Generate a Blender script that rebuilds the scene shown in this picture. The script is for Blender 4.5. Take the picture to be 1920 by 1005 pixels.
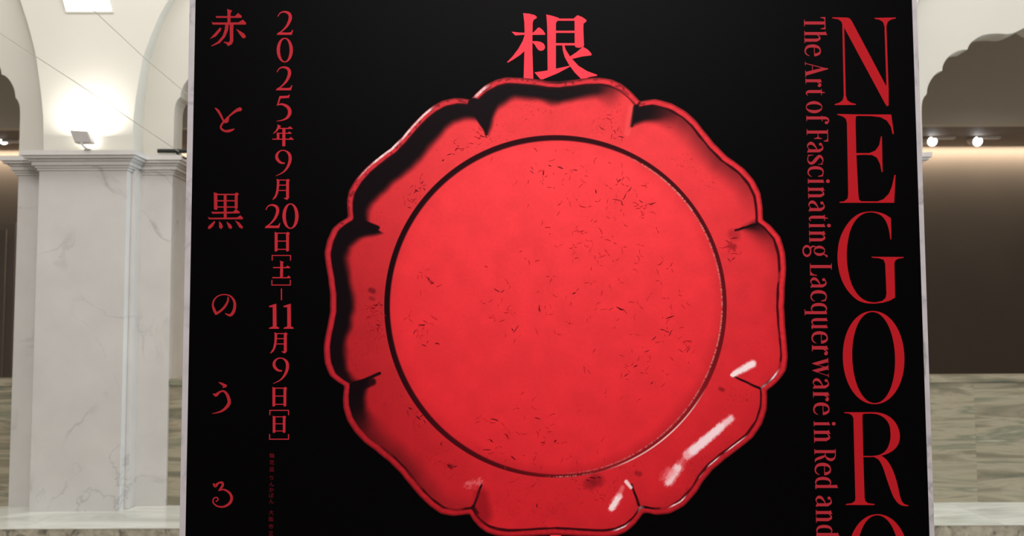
import bpy, bmesh, math, random
import numpy as np
from mathutils import Vector, Matrix
from mathutils.geometry import tessellate_polygon

sc = bpy.context.scene
COL = sc.collection
for o in list(bpy.data.objects):
    bpy.data.objects.remove(o, do_unlink=True)

# ------------------------------------------------------------------ camera
F = 1800.0                      # focal length in pixels of the 1920 x 1005 frame
CAMLOC = Vector((0, 0, 1.5))
PITCH, ROLL = math.atan(0.068), -0.0039
CM = Matrix.Rotation(math.radians(90) + PITCH, 3, 'X') @ Matrix.Rotation(ROLL, 3, 'Z')
cd = bpy.data.cameras.new('camera')
cd.sensor_width = 36.0
cd.sensor_fit = 'HORIZONTAL'
cd.lens = F / 1920 * 36
cd.clip_start = 0.05
cam = bpy.data.objects.new('camera', cd)
COL.objects.link(cam)
cam.location = CAMLOC
cam.rotation_euler = CM.to_euler()
sc.camera = cam
cd.dof.use_dof = True
cd.dof.focus_distance = 2.37
cd.dof.aperture_fstop = 5.6

# ------------------------------------------------------------------ world, big lights, exposure
w = bpy.data.worlds.new('World')
sc.world = w
w.use_nodes = True
w.node_tree.nodes['Background'].inputs[0].default_value = (1.0, 0.97, 0.92, 1)
w.node_tree.nodes['Background'].inputs[1].default_value = 0.26
sc.view_settings.view_transform = 'Standard'
sc.view_settings.look = 'None'
sc.view_settings.gamma = 1.0
sc.view_settings.exposure = 0.0
sc.view_settings.use_curve_mapping = False


def area(name, loc, target, size, power, color=(1, 1, 1), size_y=None, spread=None):
    l = bpy.data.lights.new(name, 'AREA')
    l.energy = power
    l.color = color
    l.size = size
    if size_y:
        l.shape = 'RECTANGLE'
        l.size_y = size_y
    if spread:
        l.spread = spread
    o = bpy.data.objects.new(name, l)
    COL.objects.link(o)
    o.location = loc
    o.rotation_euler = (Vector(target) - Vector(loc)).to_track_quat('-Z', 'Y').to_euler()
    return o


area('hall_ceiling_light_offscreen', (0.3, -3.2, 5.6), (0.1, 2.6, 1.2), 3.6, 490, (1.0, 0.97, 0.94))
area('arcade_ceiling_light_offscreen', (0, 4.5, 5.6), (0, 5.2, 0.0), 9.0, 220, (1.0, 0.97, 0.94), 1.6)
area('entrance_daylight_right_offscreen', (15.0, 5.1, 2.6), (0, 5.6, 2.2), 3.0, 2100, (0.70, 0.87, 1.0))
INK_GAIN = 1.13                 # how bright a white print stands under these lamps


# ------------------------------------------------------------------ helpers
def ray(px, py):
    return CM @ Vector(((px - 960) / F, -(py - 502.5) / F, -1))


def at(px, py, Y):
    """world point seen at a photo pixel on the frontal plane at distance Y"""
    d = ray(px, py)
    return CAMLOC + d * (Y / d.y)


def atx(px, py, Y):
    return at(px, py, Y).x


def atz(py, Y, px=960):
    return at(px, py, Y).z


def lin(c):
    return tuple(((v / 255) / 12.92 if v / 255 <= 0.04045 else ((v / 255 + 0.055) / 1.055) ** 2.4) for v in c)


def tag(o, label=None, cat=None, group=None, kind=None):
    if label:
        o['label'] = label
    if cat:
        o['category'] = cat
    if group:
        o['group'] = group
    if kind:
        o['kind'] = kind
    return o


def empty(name, loc):
    o = bpy.data.objects.new(name, None)
    COL.objects.link(o)
    o.location = loc
    o.empty_display_size = 0.1
    return o


def wloc(o):
    p = Vector((0, 0, 0))
    while o:
        p += o.location
        o = o.parent
    return p


def mesh_obj(name, verts, faces, mat, parent=None, smooth=False):
    """verts in world coordinates"""
    off = wloc(parent) if parent else Vector((0, 0, 0))
    me = bpy.data.meshes.new(name)
    me.from_pydata([tuple(Vector(v) - off) for v in verts], [], faces)
    me.update()
    if mat:
        me.materials.append(mat)
    if smooth:
        for p in me.polygons:
            p.use_smooth = True
    o = bpy.data.objects.new(name, me)
    COL.objects.link(o)
    o.parent = parent
    return o


def bm_obj(name, bm, mat, parent=None, smooth=False, bevel=0.0):
    if bevel:
        bmesh.ops.bevel(bm, geom=list(bm.edges), offset=bevel, segments=2, affect='EDGES', clamp_overlap=True)
    bmesh.ops.recalc_face_normals(bm, faces=list(bm.faces))
    off = wloc(parent) if parent else Vector((0, 0, 0))
    bmesh.ops.translate(bm, verts=bm.verts, vec=-off)
    me = bpy.data.meshes.new(name)
    bm.to_mesh(me)
    bm.free()
    if mat:
        me.materials.append(mat)
    if smooth:
        for p in me.polygons:
            p.use_smooth = True
    o = bpy.data.objects.new(name, me)
    COL.objects.link(o)
    o.parent = parent
    return o


def box_bm(x0, x1, y0, y1, z0, z1, bm=None):
    bm = bm or bmesh.new()
    vs = [bm.verts.new(p) for p in ((x0, y0, z0), (x1, y0, z0), (x1, y1, z0), (x0, y1, z0),
                                    (x0, y0, z1), (x1, y0, z1), (x1, y1, z1), (x0, y1, z1))]
    for f in ((0, 1, 2, 3), (4, 5, 6, 7), (0, 1, 5, 4), (1, 2, 6, 5), (2, 3, 7, 6), (3, 0, 4, 7)):
        bm.faces.new([vs[i] for i in f])
    return bm


def prism_bm(poly, z0, z1, bm=None):
    bm = bm or bmesh.new()
    a = [bm.verts.new((x, y, z0)) for x, y in poly]
    b = [bm.verts.new((x, y, z1)) for x, y in poly]
    n = len(poly)
    bm.faces.new(a)
    bm.faces.new(b)
    for i in range(n):
        bm.faces.new((a[i], a[(i + 1) % n], b[(i + 1) % n], b[i]))
    return bm


def tube_bm(pts, r, seg=10, bm=None):
    bm = bm or bmesh.new()
    rings = []
    n = len(pts)
    for i, p in enumerate(pts):
        p = Vector(p)
        t = (Vector(pts[min(i + 1, n - 1)]) - Vector(pts[max(i - 1, 0)])).normalized()
        u = t.orthogonal().normalized() if abs(t.z) > 0.9 else t.cross(Vector((0, 0, 1))).normalized()
        v = t.cross(u)
        rr = r[i] if isinstance(r, (list, tuple)) else r
        rings.append([bm.verts.new(p + (u * math.cos(2 * math.pi * k / seg) + v * math.sin(2 * math.pi * k / seg)) * rr)
                      for k in range(seg)])
    for a, b in zip(rings, rings[1:]):
        for k in range(seg):
            bm.faces.new((a[k], a[(k + 1) % seg], b[(k + 1) % seg], b[k]))
    bm.faces.new(rings[0])
    bm.faces.new(rings[-1])
    return bm


# ------------------------------------------------------------------ materials
def mat_base(name, rough=0.5, spec=0.5):
    m = bpy.data.materials.new(name)
    m.use_nodes = True
    b = m.node_tree.nodes['Principled BSDF']
    b.inputs['Roughness'].default_value = rough
    b.inputs['Specular IOR Level'].default_value = spec
    return m, m.node_tree, b


def mat_flat(name, c, rough=0.5, spec=0.5, mottle=0.06, scale=6.0, metallic=0.0):
    m, nt, b = mat_base(name, rough, spec)
    b.inputs['Metallic'].default_value = metallic
    tc = nt.nodes.new('ShaderNodeTexCoord')
    n = nt.nodes.new('ShaderNodeTexNoise')
    n.inputs['Scale'].default_value = scale
    n.inputs['Detail'].default_value = 5
    r = nt.nodes.new('ShaderNodeValToRGB')
    L = lin(c)
    r.color_ramp.elements[0].position = 0.3
    r.color_ramp.elements[1].position = 0.7
    r.color_ramp.elements[0].color = (*[v * (1 - mottle) for v in L], 1)
    r.color_ramp.elements[1].color = (*[min(1, v * (1 + mottle)) for v in L], 1)
    nt.links.new(tc.outputs['Object'], n.inputs['Vector'])
    nt.links.new(n.outputs['Fac'], r.inputs['Fac'])
    nt.links.new(r.outputs['Color'], b.inputs['Base Color'])
    return m


def mat_ink(name, c, rough=0.42, spec=0.04):
    m, nt, b = mat_base(name, rough, spec)
    b.inputs['Base Color'].default_value = (*[min(0.9, v / INK_GAIN) for v in lin(c)], 1)
    return m


def mat_emit(name, c, s):
    m, nt, b = mat_base(name)
    b.inputs['Base Color'].default_value = (*c, 1)
    b.inputs['Emission Color'].default_value = (*c, 1)
    b.inputs['Emission Strength'].default_value = s
    return m


def mat_marble(name, c, vein, scale=1.4, vein_w=0.035, rough=0.18, amount=0.6, cloud=0.12, rot=(0.5, 0.7, 0.3)):
    m, nt, b = mat_base(name, rough, 0.5)
    N, Lk = nt.nodes.new, nt.links.new
    tc = N('ShaderNodeTexCoord')
    mp = N('ShaderNodeMapping')
    mp.inputs['Rotation'].default_value = rot
    Lk(tc.outputs['Object'], mp.inputs['Vector'])
    # thin veins where a distorted noise crosses its middle value
    n1 = N('ShaderNodeTexNoise')
    n1.inputs['Scale'].default_value = scale
    n1.inputs['Detail'].default_value = 8
    n1.inputs['Roughness'].default_value = 0.55
    n1.inputs['Distortion'].default_value = 1.2
    Lk(mp.outputs['Vector'], n1.inputs['Vector'])
    s = N('ShaderNodeMath'); s.operation = 'SUBTRACT'; s.inputs[1].default_value = 0.5
    a = N('ShaderNodeMath'); a.operation = 'ABSOLUTE'
    r = N('ShaderNodeMapRange')
    r.inputs['From Min'].default_value = 0
    r.inputs['From Max'].default_value = vein_w
    r.inputs['To Min'].default_value = amount
    r.inputs['To Max'].default_value = 0
    Lk(n1.outputs['Fac'], s.inputs[0]); Lk(s.outputs[0], a.inputs[0]); Lk(a.outputs[0], r.inputs['Value'])
    n3 = N('ShaderNodeTexNoise'); n3.inputs['Scale'].default_value = scale * 1.7
    Lk(mp.outputs['Vector'], n3.inputs['Vector'])
    g = N('ShaderNodeMapRange'); g.inputs['From Min'].default_value = 0.45; g.inputs['From Max'].default_value = 0.65
    Lk(n3.outputs['Fac'], g.inputs['Value'])
    mu = N('ShaderNodeMath'); mu.operation = 'MULTIPLY'
    Lk(r.outputs[0], mu.inputs[0]); Lk(g.outputs[0], mu.inputs[1])
    n2 = N('ShaderNodeTexNoise'); n2.inputs['Scale'].default_value = scale * 2.5; n2.inputs['Detail'].default_value = 6
    Lk(tc.outputs['Object'], n2.inputs['Vector'])
    cr = N('ShaderNodeValToRGB')
    cl = lin(c)
    cr.color_ramp.elements[0].position = 0.3; cr.color_ramp.elements[1].position = 0.7
    cr.color_ramp.elements[0].color = (*[v * (1 - cloud) for v in cl], 1)
    cr.color_ramp.elements[1].color = (*[min(1, v * (1 + cloud * 0.6)) for v in cl], 1)
    Lk(n2.outputs['Fac'], cr.inputs['Fac'])
    mx = N('ShaderNodeMix'); mx.data_type = 'RGBA'
    Lk(mu.outputs[0], mx.inputs[0]); Lk(cr.outputs['Color'], mx.inputs[6])
    mx.inputs[7].default_value = (*lin(vein), 1)
    Lk(mx.outputs[2], b.inputs['Base Color'])
    return m


def mat_banded(name, stops, scale=(0.5, 0.5, 5.5), rough=0.2):
    """stone with wavy horizontal layers; each slab takes its own cut"""
    m, nt, b = mat_base(name, rough, 0.5)
    N, Lk = nt.nodes.new, nt.links.new
    tc = N('ShaderNodeTexCoord'); oi = N('ShaderNodeObjectInfo')
    ad = N('ShaderNodeVectorMath'); ad.operation = 'MULTIPLY_ADD'
    cx = N('ShaderNodeCombineXYZ')
    Lk(oi.outputs['Random'], cx.inputs['X']); Lk(oi.outputs['Random'], cx.inputs['Y'])
    ad.inputs[1].default_value = (1.3, 0.9, 0)
    Lk(cx.outputs[0], ad.inputs[0]); Lk(tc.outputs['Object'], ad.inputs[2])
    mp = N('ShaderNodeMapping'); mp.inputs['Scale'].default_value = scale
    mp.inputs['Rotation'].default_value = (0, 0.03, 0)
    Lk(ad.outputs[0], mp.inputs['Vector'])
    n = N('ShaderNodeTexNoise'); n.inputs['Scale'].default_value = 1.6; n.inputs['Detail'].default_value = 9
    n.inputs['Roughness'].default_value = 0.6; n.inputs['Distortion'].default_value = 0.7
    Lk(mp.outputs[0], n.inputs['Vector'])
    cr = N('ShaderNodeValToRGB')
    els = cr.color_ramp.elements
    while len(els) < len(stops):
        els.new(0.5)
    for e, (p, c) in zip(els, stops):
        e.position = p
        e.color = (*lin(c), 1)
    Lk(n.outputs['Fac'], cr.inputs['Fac'])
    Lk(cr.outputs['Color'], b.inputs['Base Color'])
    return m


M_cream = mat_flat('cream_plaster', (192, 188, 177), 0.75, 0.25, 0.025, 2.0)
M_marble = mat_marble('white_marble', (194, 190, 185), (128, 128, 126), 1.6, 0.018, 0.16, 0.42, 0.07)
M_edge = mat_marble('marble_film', (176, 169, 173), (104, 98, 106), 7.0, 0.06, 0.3, 0.7, 0.1)
M_green = mat_banded('green_banded_marble', [(0.25, (78, 88, 76)), (0.42, (128, 120, 100)), (0.5, (158, 148, 126)),
                                             (0.58, (118, 118, 98)), (0.68, (178, 170, 150)), (0.8, (108, 104, 86))])
M_ledge = mat_banded('pale_green_marble', [(0.3, (176, 178, 166)), (0.5, (220, 220, 210)), (0.62, (196, 197, 186)), (0.75, (230, 228, 218))],
                     (0.6, 2.0, 12.0), 0.16)
M_nosing = mat_marble('mottled_nosing_marble', (168, 160, 142), (70, 72, 62), 9.0, 0.09, 0.25, 0.9, 0.3)
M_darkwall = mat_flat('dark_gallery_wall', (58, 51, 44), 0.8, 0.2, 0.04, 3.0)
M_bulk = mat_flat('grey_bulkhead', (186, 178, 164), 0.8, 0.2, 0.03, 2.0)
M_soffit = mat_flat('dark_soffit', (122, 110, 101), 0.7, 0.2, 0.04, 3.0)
M_door = mat_flat('dark_door', (74, 66, 58), 0.45, 0.4, 0.05, 4.0)
M_floor = mat_flat('dark_stone_floor', (158, 149, 138), 0.3, 0.4, 0.1, 3.0)
M_greymetal = mat_flat('grey_painted_metal', (162, 157, 152), 0.5, 0.4, 0.03, 20.0)
M_blackmetal = mat_flat('black_painted_metal', (22, 26, 22), 0.45, 0.4, 0.05, 20.0)
M_cable = mat_flat('thin_steel_cable', (158, 150, 138), 0.6, 0.3, 0.03, 20.0)
M_whitemetal = mat_flat('white_painted_metal', (196, 190, 186), 0.5, 0.4, 0.03, 20.0)

# ------------------------------------------------------------------ setting
YP = 6.02      # pilaster face
YW = 6.20      # pier and arcade wall face
YB = 6.36      # back of the arcade wall
FLOOR_Z = 0.0
tag(bm_obj('floor', box_bm(-9, 9, -6, 12, -0.1, 0.0), M_floor), 'dark polished stone floor of the hall', 'floor', kind='structure')

Z_LEDGE = atz(956, YP, 960)
Z_CORN = atz(286, YP, 160)          # top of the cornice
Z_SPR = atz(296, YW, 180)           # arches start here
pier_px = [180, 883, 1586, 2289]
PX = [atx(p, 300, YW) for p in pier_px]
HALF = (atx(312, 450, YW) - atx(22, 450, YW)) / 2
HPIL = (atx(243, 330, YP) - atx(78, 330, YP)) / 2

# arcade wall with multifoil arches
half_arch = [(1728, 297), (1728, 215), (1728, 200), (1729, 190), (1732, 182), (1736.7, 176), (1737, 170), (1738, 163.7), (1740.5, 156),
             (1743.7, 149.8), (1748, 143), (1753.4, 137), (1758, 134), (1763, 132.5), (1763, 128), (1764, 123), (1766.5, 116.5), (1770, 110.8),
             (1775, 104.5), (1781, 99.6), (1788, 96), (1795, 94), (1800, 93), (1805.8, 93), (1807, 88), (1809, 84), (1812.5, 79), (1817.5, 74.6), (1824, 69.5),
             (1831, 66), (1840, 64), (1851, 63), (1862, 63), (1873, 64), (1882, 62.5), (1890, 59), (1896, 56), (1901, 53), (1905, 50.5), (1908.5, 48)]
ax0 = atx(1908.5, 48, YW)
prof = [(at(x, y, YW).x - ax0, at(x, y, YW).z) for x, y in half_arch]
prof[0] = (prof[1][0], Z_SPR - 0.03)
left_jamb = prof[1][0]
full = prof + [(-x, z) for x, z in reversed(prof[:-1])]
ZTOP = 5.2


def arcade():
    bm = bmesh.new()
    # centres of the arches
    arches = []
    hw = -left_jamb
    edges = [(p - (ax0 + left_jamb - PX[2]), p + (ax0 + left_jamb - PX[2])) for p in PX]   # pier tops
    gaps = [(edges[0][0] - 2 * hw, edges[0][0])] + [(edges[i][1], edges[i + 1][0]) for i in range(3)]
    xs = gaps[0][0] - 0.9
    for (g0, g1) in gaps:
        c, s = (g0 + g1) / 2, (g1 - g0) / 2 / hw
        pts = [(c + x * s, z) for x, z in full]
        # solid pier above the springing, then pieces over the arch
        quads = [[(xs, Z_SPR - 0.03), (g0, Z_SPR - 0.03), (g0, ZTOP), (xs, ZTOP)]]
        for a, b in zip(pts, pts[1:]):
            if abs(b[0] - a[0]) < 1e-6:
                continue
            quads.append([a, b, (b[0], ZTOP), (a[0], ZTOP)])
        for q in quads:
            for Y in (YW, YB):
                bm.faces.new([bm.verts.new((x, Y, z)) for x, z in q])
        for a, b in zip(pts, pts[1:]):       # soffit
            bm.faces.new([bm.verts.new(v) for v in ((a[0], YW, a[1]), (b[0], YW, b[1]), (b[0], YB, b[1]), (a[0], YB, a[1]))])
        xs = g1
    q = [(xs, Z_SPR - 0.03), (xs + 0.98, Z_SPR - 0.03), (xs + 0.98, ZTOP), (xs, ZTOP)]
    for Y in (YW, YB):
        bm.faces.new([bm.verts.new((x, Y, z)) for x, z in q])
    bmesh.ops.remove_doubles(bm, verts=bm.verts, dist=1e-5)
    return bm, gaps


bm, GAPS = arcade()
tag(bm_obj('wall_arcade', bm, M_cream), 'cream plaster wall pierced by scalloped multifoil arches', 'wall', kind='structure')


def offset_plan(cx, d, back=0.27):
    """T-shaped pier plan grown by d"""
    a, b = HALF + d, HPIL + d
    return [(cx - a, YW + back), (cx - a, YW - d), (cx - b, YW - d), (cx - b, YP - d), (cx + b, YP - d), (cx + b, YW - d), (cx + a, YW - d), (cx + a, YW + back)]


pier_labels = ['white marble pier with a floodlight standing on its cornice', 'white marble pier hidden behind the red tray poster',
               'white marble pier just beyond the lettered edge of the poster', 'white marble pier at the far end of the arcade']
for i, cx in enumerate(PX[:3]):
    cx -= 0.06 if i == 2 else 0
    t = empty('marble_pier', (cx, YW, 0))
    tag(t, pier_labels[i], 'pier', kind='structure')
    bm = prism_bm(offset_plan(cx, 0.0), Z_LEDGE - 0.02, Z_CORN - 0.10)
    bm_obj('shaft', bm, M_marble, t)
    # thin corner fillets of the pilaster
    for s in (-1, 1):
        x = cx + s * (HPIL + 0.012)
        bm_obj('corner_fillet', box_bm(x - 0.012, x + 0.012, YP + 0.07, YW + 0.02, Z_LEDGE, Z_CORN - 0.1, None), M_marble, t, bevel=0.004)
    # cornice in steps
    cz = Z_CORN
    prof_c = [(0.010, cz - 0.115, cz - 0.100), (0.020, cz - 0.100, cz - 0.086), (0.034, cz - 0.086, cz - 0.060), (0.048, cz - 0.060, cz - 0.046),
              (0.070, cz - 0.046, cz - 0.030), (0.085, cz - 0.030, cz)]
    bm = bmesh.new()
    for d, z0, z1 in prof_c:
        prism_bm(offset_plan(cx, d, 0.27 + d), z0, z1, bm)
    bm_obj('cornice', bm, M_marble, t)

# vault springing above each pilaster
vl = [(288, 81.5), (250, 81.5), (219, 81), (190, 78.6), (156, 74.6), (120, 69.6), (100, 66.5), (65, 58), (37, 50), (0, 38), (-60, 12), (-130, -30), (-220, -95)]
vr = [(288, 249), (250, 249), (215, 251), (180, 255), (150, 260), (104, 268.6), (65, 283.6), (30, 298.5), (0, 316), (-60, 356), (-130, 410), (-220, 485)]


def interp(tbl, y):
    t = sorted(tbl)
    return float(np.interp(y, [a for a, _ in t], [b for _, b in t]))


rows = []
for y in np.linspace(288, -220, 44):
    Y = YP + 0.11 * min(1.0, max(0, (285 - y) / 300)) ** 1.3
    l, r = at(interp(vl, y), y, Y), at(interp(vr, y), y, Y)
    rows.append((l.x - PX[0], r.x - PX[0], Y, (l.z + r.z) / 2))
for i, cx in enumerate(PX[:3]):
    bm = bmesh.new()
    prev = None
    for xl, xr, Y, z in rows:
        if i:           # the other piers are true mirror shapes
            h = (xr - xl) / 2
            xl, xr = -h, h
        ring = [bm.verts.new(v) for v in ((cx + xl, YW + 0.02, z), (cx + xl, Y, z), (cx + xr, Y, z), (cx + xr, YW + 0.02, z))]
        if prev:
            for a in range(3):
                bm.faces.new((prev[a], prev[a + 1], ring[a + 1], ring[a]))
        prev = ring
    o = bm_obj('vault_springing', bm, M_cream)
    tag(o, ['cream vault springing flooded by a bright uplight', 'cream vault springing hidden behind the poster', 'cream vault springing over the pier past the lettered poster edge'][i],
        'vault', kind='structure')

# parapets between the piers, green banded slabs under a coping
Z_PAR = atz(704, YW + 0.03, 1800)
for i, (g0, g1) in enumerate(GAPS):
    x0 = g0 if i == 0 else PX[i - 1] + HALF
    x1 = PX[i] - HALF if i < 4 else g1
    if i == 0:
        x0 = PX[0] - HALF - 1.9
    t = empty('parapet', ((x0 + x1) / 2, YW + 0.1, Z_LEDGE))
    lab = ['low parapet of green banded marble below the scalloped arch beside the floodlit pier', 'low green banded marble parapet between the floodlit pier and the poster',
           'low green banded marble parapet hidden behind the poster', 'low green banded marble parapet below two bright spotlights'][i]
    tag(t, lab, 'parapet', kind='structure')
    bm_obj('core', box_bm(x0, x1, YW + 0.045, YW + 0.25, Z_LEDGE - 0.02, Z_PAR - 0.05), M_green, t)
    n = max(1, round((x1 - x0) / 0.29))
    for k in range(n):
        a, b = x0 + (x1 - x0) * k / n, x0 + (x1 - x0) * (k + 1) / n
        bm_obj('slab', box_bm(a + 0.0002, b - 0.0002, YW + 0.02, YW + 0.046, Z_LEDGE - 0.005, Z_PAR - 0.048), M_green, t)
    bm_obj('coping', box_bm(x0, x1, YW + 0.008, YW + 0.27, Z_PAR - 0.047, Z_PAR), M_green, t, bevel=0.006)

# ledge in front of the piers
YL = 5.52
t = empty('marble_ledge', (0, YL + 0.2, 0))
tag(t, 'long pale green marble ledge running along the foot of the piers', 'ledge', kind='structure')
n = 9
for k in range(n):
    a, b = -5 + 10 * k / n, -5 + 10 * (k + 1) / n
    bm_obj('top_slab', box_bm(a + 0.0003, b - 0.0003, YL, YW + 0.1, Z_LEDGE - 0.008, Z_LEDGE), M_ledge, t, bevel=0.002)
bm_obj('front_face', box_bm(-5, 5, YL + 0.004, YL + 0.3, 0, Z_LEDGE - 0.0085), M_nosing, t)

# gallery behind the arcade: bulkhead, dark soffit, washed wall
YBK, YS0, YS1 = 8.9, 7.85, 8.82
Z_SOF = atz(233, YS0, 1830)
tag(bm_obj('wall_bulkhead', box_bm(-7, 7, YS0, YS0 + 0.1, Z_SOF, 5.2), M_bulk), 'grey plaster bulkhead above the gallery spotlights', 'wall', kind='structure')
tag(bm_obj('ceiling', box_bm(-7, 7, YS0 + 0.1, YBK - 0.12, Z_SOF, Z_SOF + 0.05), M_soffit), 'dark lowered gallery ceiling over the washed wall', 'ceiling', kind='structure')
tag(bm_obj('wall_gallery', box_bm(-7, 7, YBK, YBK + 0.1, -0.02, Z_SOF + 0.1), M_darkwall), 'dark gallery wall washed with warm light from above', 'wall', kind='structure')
tag(bm_obj('ceiling_added', box_bm(-7, 7, YB, YS0 + 0.1, 5.1, 5.2), M_bulk), 'added plaster ceiling shading the gallery aisle', 'ceiling', kind='structure')  # invented lid out of view, keeps the aisle dark
for nm, xw in (('wall_added_left', -7.0), ('wall_added_right', 6.9)):  # end walls added out of view to block the entrance daylight
    tag(bm_obj(nm, box_bm(xw, xw + 0.1, YB, YBK, 0, 5.1), M_bulk), 'added end wall keeping side daylight out of the gallery aisle', 'wall', kind='structure')
area('wall_washer_light', (0, YBK - 0.075, Z_SOF + 0.02), (0, YBK - 0.02, Z_SOF - 1.0), 12.0, 340, (1.0, 0.85, 0.67), 0.04)

# dark panelled door at the back
dx0, dx1 = atx(-140, 560, YBK), atx(16, 560, YBK)
dzt = atz(432, YBK, 10)
t = empty('door_1', ((dx0 + dx1) / 2, YBK - 0.03, 0))
tag(t, 'dark panelled double door in the gallery wall', 'door', kind='structure')
bm_obj('frame', box_bm(dx0 - 0.08, dx1 + 0.08, YBK - 0.05, YBK, 0, dzt + 0.07), M_door, t, bevel=0.01)
for k in range(2):
    a = dx0 + (dx1 - dx0) * k / 2
    b = dx0 + (dx1 - dx0) * (k + 1) / 2
    lf = bm_obj('leaf', box_bm(a + 0.004, b - 0.004, YBK - 0.07, YBK - 0.05, 0.01, dzt), M_door, t, bevel=0.004)
    for z0, z1 in ((0.15, 1.0), (1.1, dzt - 0.12)):
        bm_obj('panel', box_bm(a + 0.08, b - 0.08, YBK - 0.082, YBK - 0.07, z0, z1), M_door, lf, bevel=0.005)

# ------------------------------------------------------------------ lamps
M_lampglow = mat_emit('spotlight_glow', (0.93, 0.97, 1.0), 14.0)


def gallery_spot(px, py, label):
    Y = 8.35
    c = at(px, py, Y)
    t = empty('gallery_spotlight', (c.x, Y, Z_SOF))
    tag(t, label, 'spotlight', 'spotlights under the dark gallery ceiling')
    bm_obj('track_box', box_bm(c.x - 0.01, c.x + 0.2, Y - 0.03, Y + 0.03, Z_SOF - 0.022, Z_SOF), M_whitemetal, t, bevel=0.003)
    bm_obj('arm', tube_bm([(c.x, Y + 0.01, Z_SOF - 0.005), (c.x, Y + 0.01, c.z)], 0.009), M_whitemetal, t)
    bm = tube_bm([(c.x, Y + 0.12, c.z + 0.03), (c.x, Y + 0.10, c.z + 0.028), (c.x, Y, c.z + 0.002), (c.x, Y - 0.012, c.z - 0.002)], [0.03, 0.042, 0.046, 0.046], 20)
    bm_obj('head', bm, M_whitemetal, t)
    bm = tube_bm([(c.x, Y - 0.011, c.z - 0.002), (c.x, Y - 0.018, c.z - 0.004), (c.x, Y - 0.024, c.z - 0.005)], [0.041, 0.036, 0.018], 20)
    bm_obj('lens', bm, M_lampglow, t)


gallery_spot(1747, 265, 'lit white spotlight closest to the lettered edge of the poster')
gallery_spot(1832, 265, 'lit white spotlight farther from the poster of the pair on the gallery ceiling')
gallery_spot(8, 262, 'lit white spotlight seen through the scalloped arch beside the floodlit pier')

# floodlight on the cornice
YF = 5.94
p0, p1 = at(153, 258, YF), at(162, 282, YF)
fl = empty('floodlight', (p1.x, YF, Z_CORN))
tag(fl, 'small grey floodlight tilted up at the vault on the marble cornice', 'floodlight')
bm = bmesh.new()
# head: a shallow tapered housing seen from behind, its glass facing the vault
quad = [at(131.5, 244.5, YF), at(165, 246, YF), at(174, 268.5, YF), at(141.5, 268.5, YF)]
front = [q + Vector((0, 0.045, 0.0)) for q in quad]
cen = sum(quad, Vector()) / 4
back = [cen + (q - cen) * 0.97 + Vector((0, -0.012, 0)) for q in quad]
loops = [[bm.verts.new(v) for v in L] for L in (back, quad, front)]
for a, b in zip(loops, loops[1:]):
    for k in range(4):
        bm.faces.new((a[k], a[(k + 1) % 4], b[(k + 1) % 4], b[k]))
bm.faces.new(loops[0]); bm.faces.new(loops[-1])
hd = bm_obj('housing', bm, M_greymetal, fl, bevel=0.003)
g = [cen + (q - cen) * 0.85 + Vector((0, 0.0462, 0)) for q in quad]
mesh_obj('glass', g + [v + Vector((0, 0.002, 0)) for v in g], [(0, 1, 2, 3), (7, 6, 5, 4), (0, 1, 5, 4), (1, 2, 6, 5), (2, 3, 7, 6), (3, 0, 4, 7)], mat_emit('floodlight_glass', (1, 0.96, 0.9), 12.0), hd)
bm_obj('bracket', tube_bm([at(150, 264, YF - 0.005), at(154, 271, YF - 0.008), at(159, 276, YF - 0.008), at(164.5, 280, YF - 0.004), Vector((at(165, 283, YF).x, YF, Z_CORN + 0.002))], 0.0065), M_greymetal, fl)
bm_obj('foot', box_bm(at(165, 283, YF).x - 0.02, at(165, 283, YF).x + 0.02, YF - 0.015, YF + 0.02, Z_CORN, Z_CORN + 0.006), M_greymetal, fl, bevel=0.002)
area('floodlight_beam', cen + Vector((0.01, 0.0, 0.055)), cen + Vector((0.01, 0.075, 0.24)), 0.12, 4.8, (1.0, 0.96, 0.93), 0.04)

# bright lit panel high in the vault
yp = YP + 0.095
pc = [at(96, -90, yp + 0.01), at(183, -90, yp + 0.01), at(212, 22, yp), at(126, 22, yp)]
lp = empty('vault_light_panel', (pc[0].x, yp - 0.02, pc[3].z))
tag(lp, 'bright white lit panel set high in the cream vault', 'light panel')
th = Vector((0, 0.02, 0))
fr = -Vector((0, 0.012, 0))
q = [p + fr for p in pc]
mesh_obj('diffuser', q + [p + th for p in pc], [(0, 1, 2, 3), (7, 6, 5, 4), (0, 1, 5, 4), (1, 2, 6, 5), (2, 3, 7, 6), (3, 0, 4, 7)], mat_emit('panel_glow', (1, 0.99, 0.97), 1.5), lp)
cq = sum(q, Vector()) / 4
bm = bmesh.new()
for k in range(4):
    a, b = q[k], q[(k + 1) % 4]
    a2, b2 = cq + (a - cq) * 1.05, cq + (b - cq) * 1.05
    vs = [bm.verts.new(v) for v in (a, b, b2, a2)] + [bm.verts.new(v + Vector((0, 0.03, 0))) for v in (a, b, b2, a2)]
    for f in ((0, 1, 2, 3), (4, 5, 6, 7), (0, 1, 5, 4), (1, 2, 6, 5), (2, 3, 7, 6), (3, 0, 4, 7)):
        bm.faces.new([vs[i] for i in f])
bm_obj('frame', bm, M_cream, lp)

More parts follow.
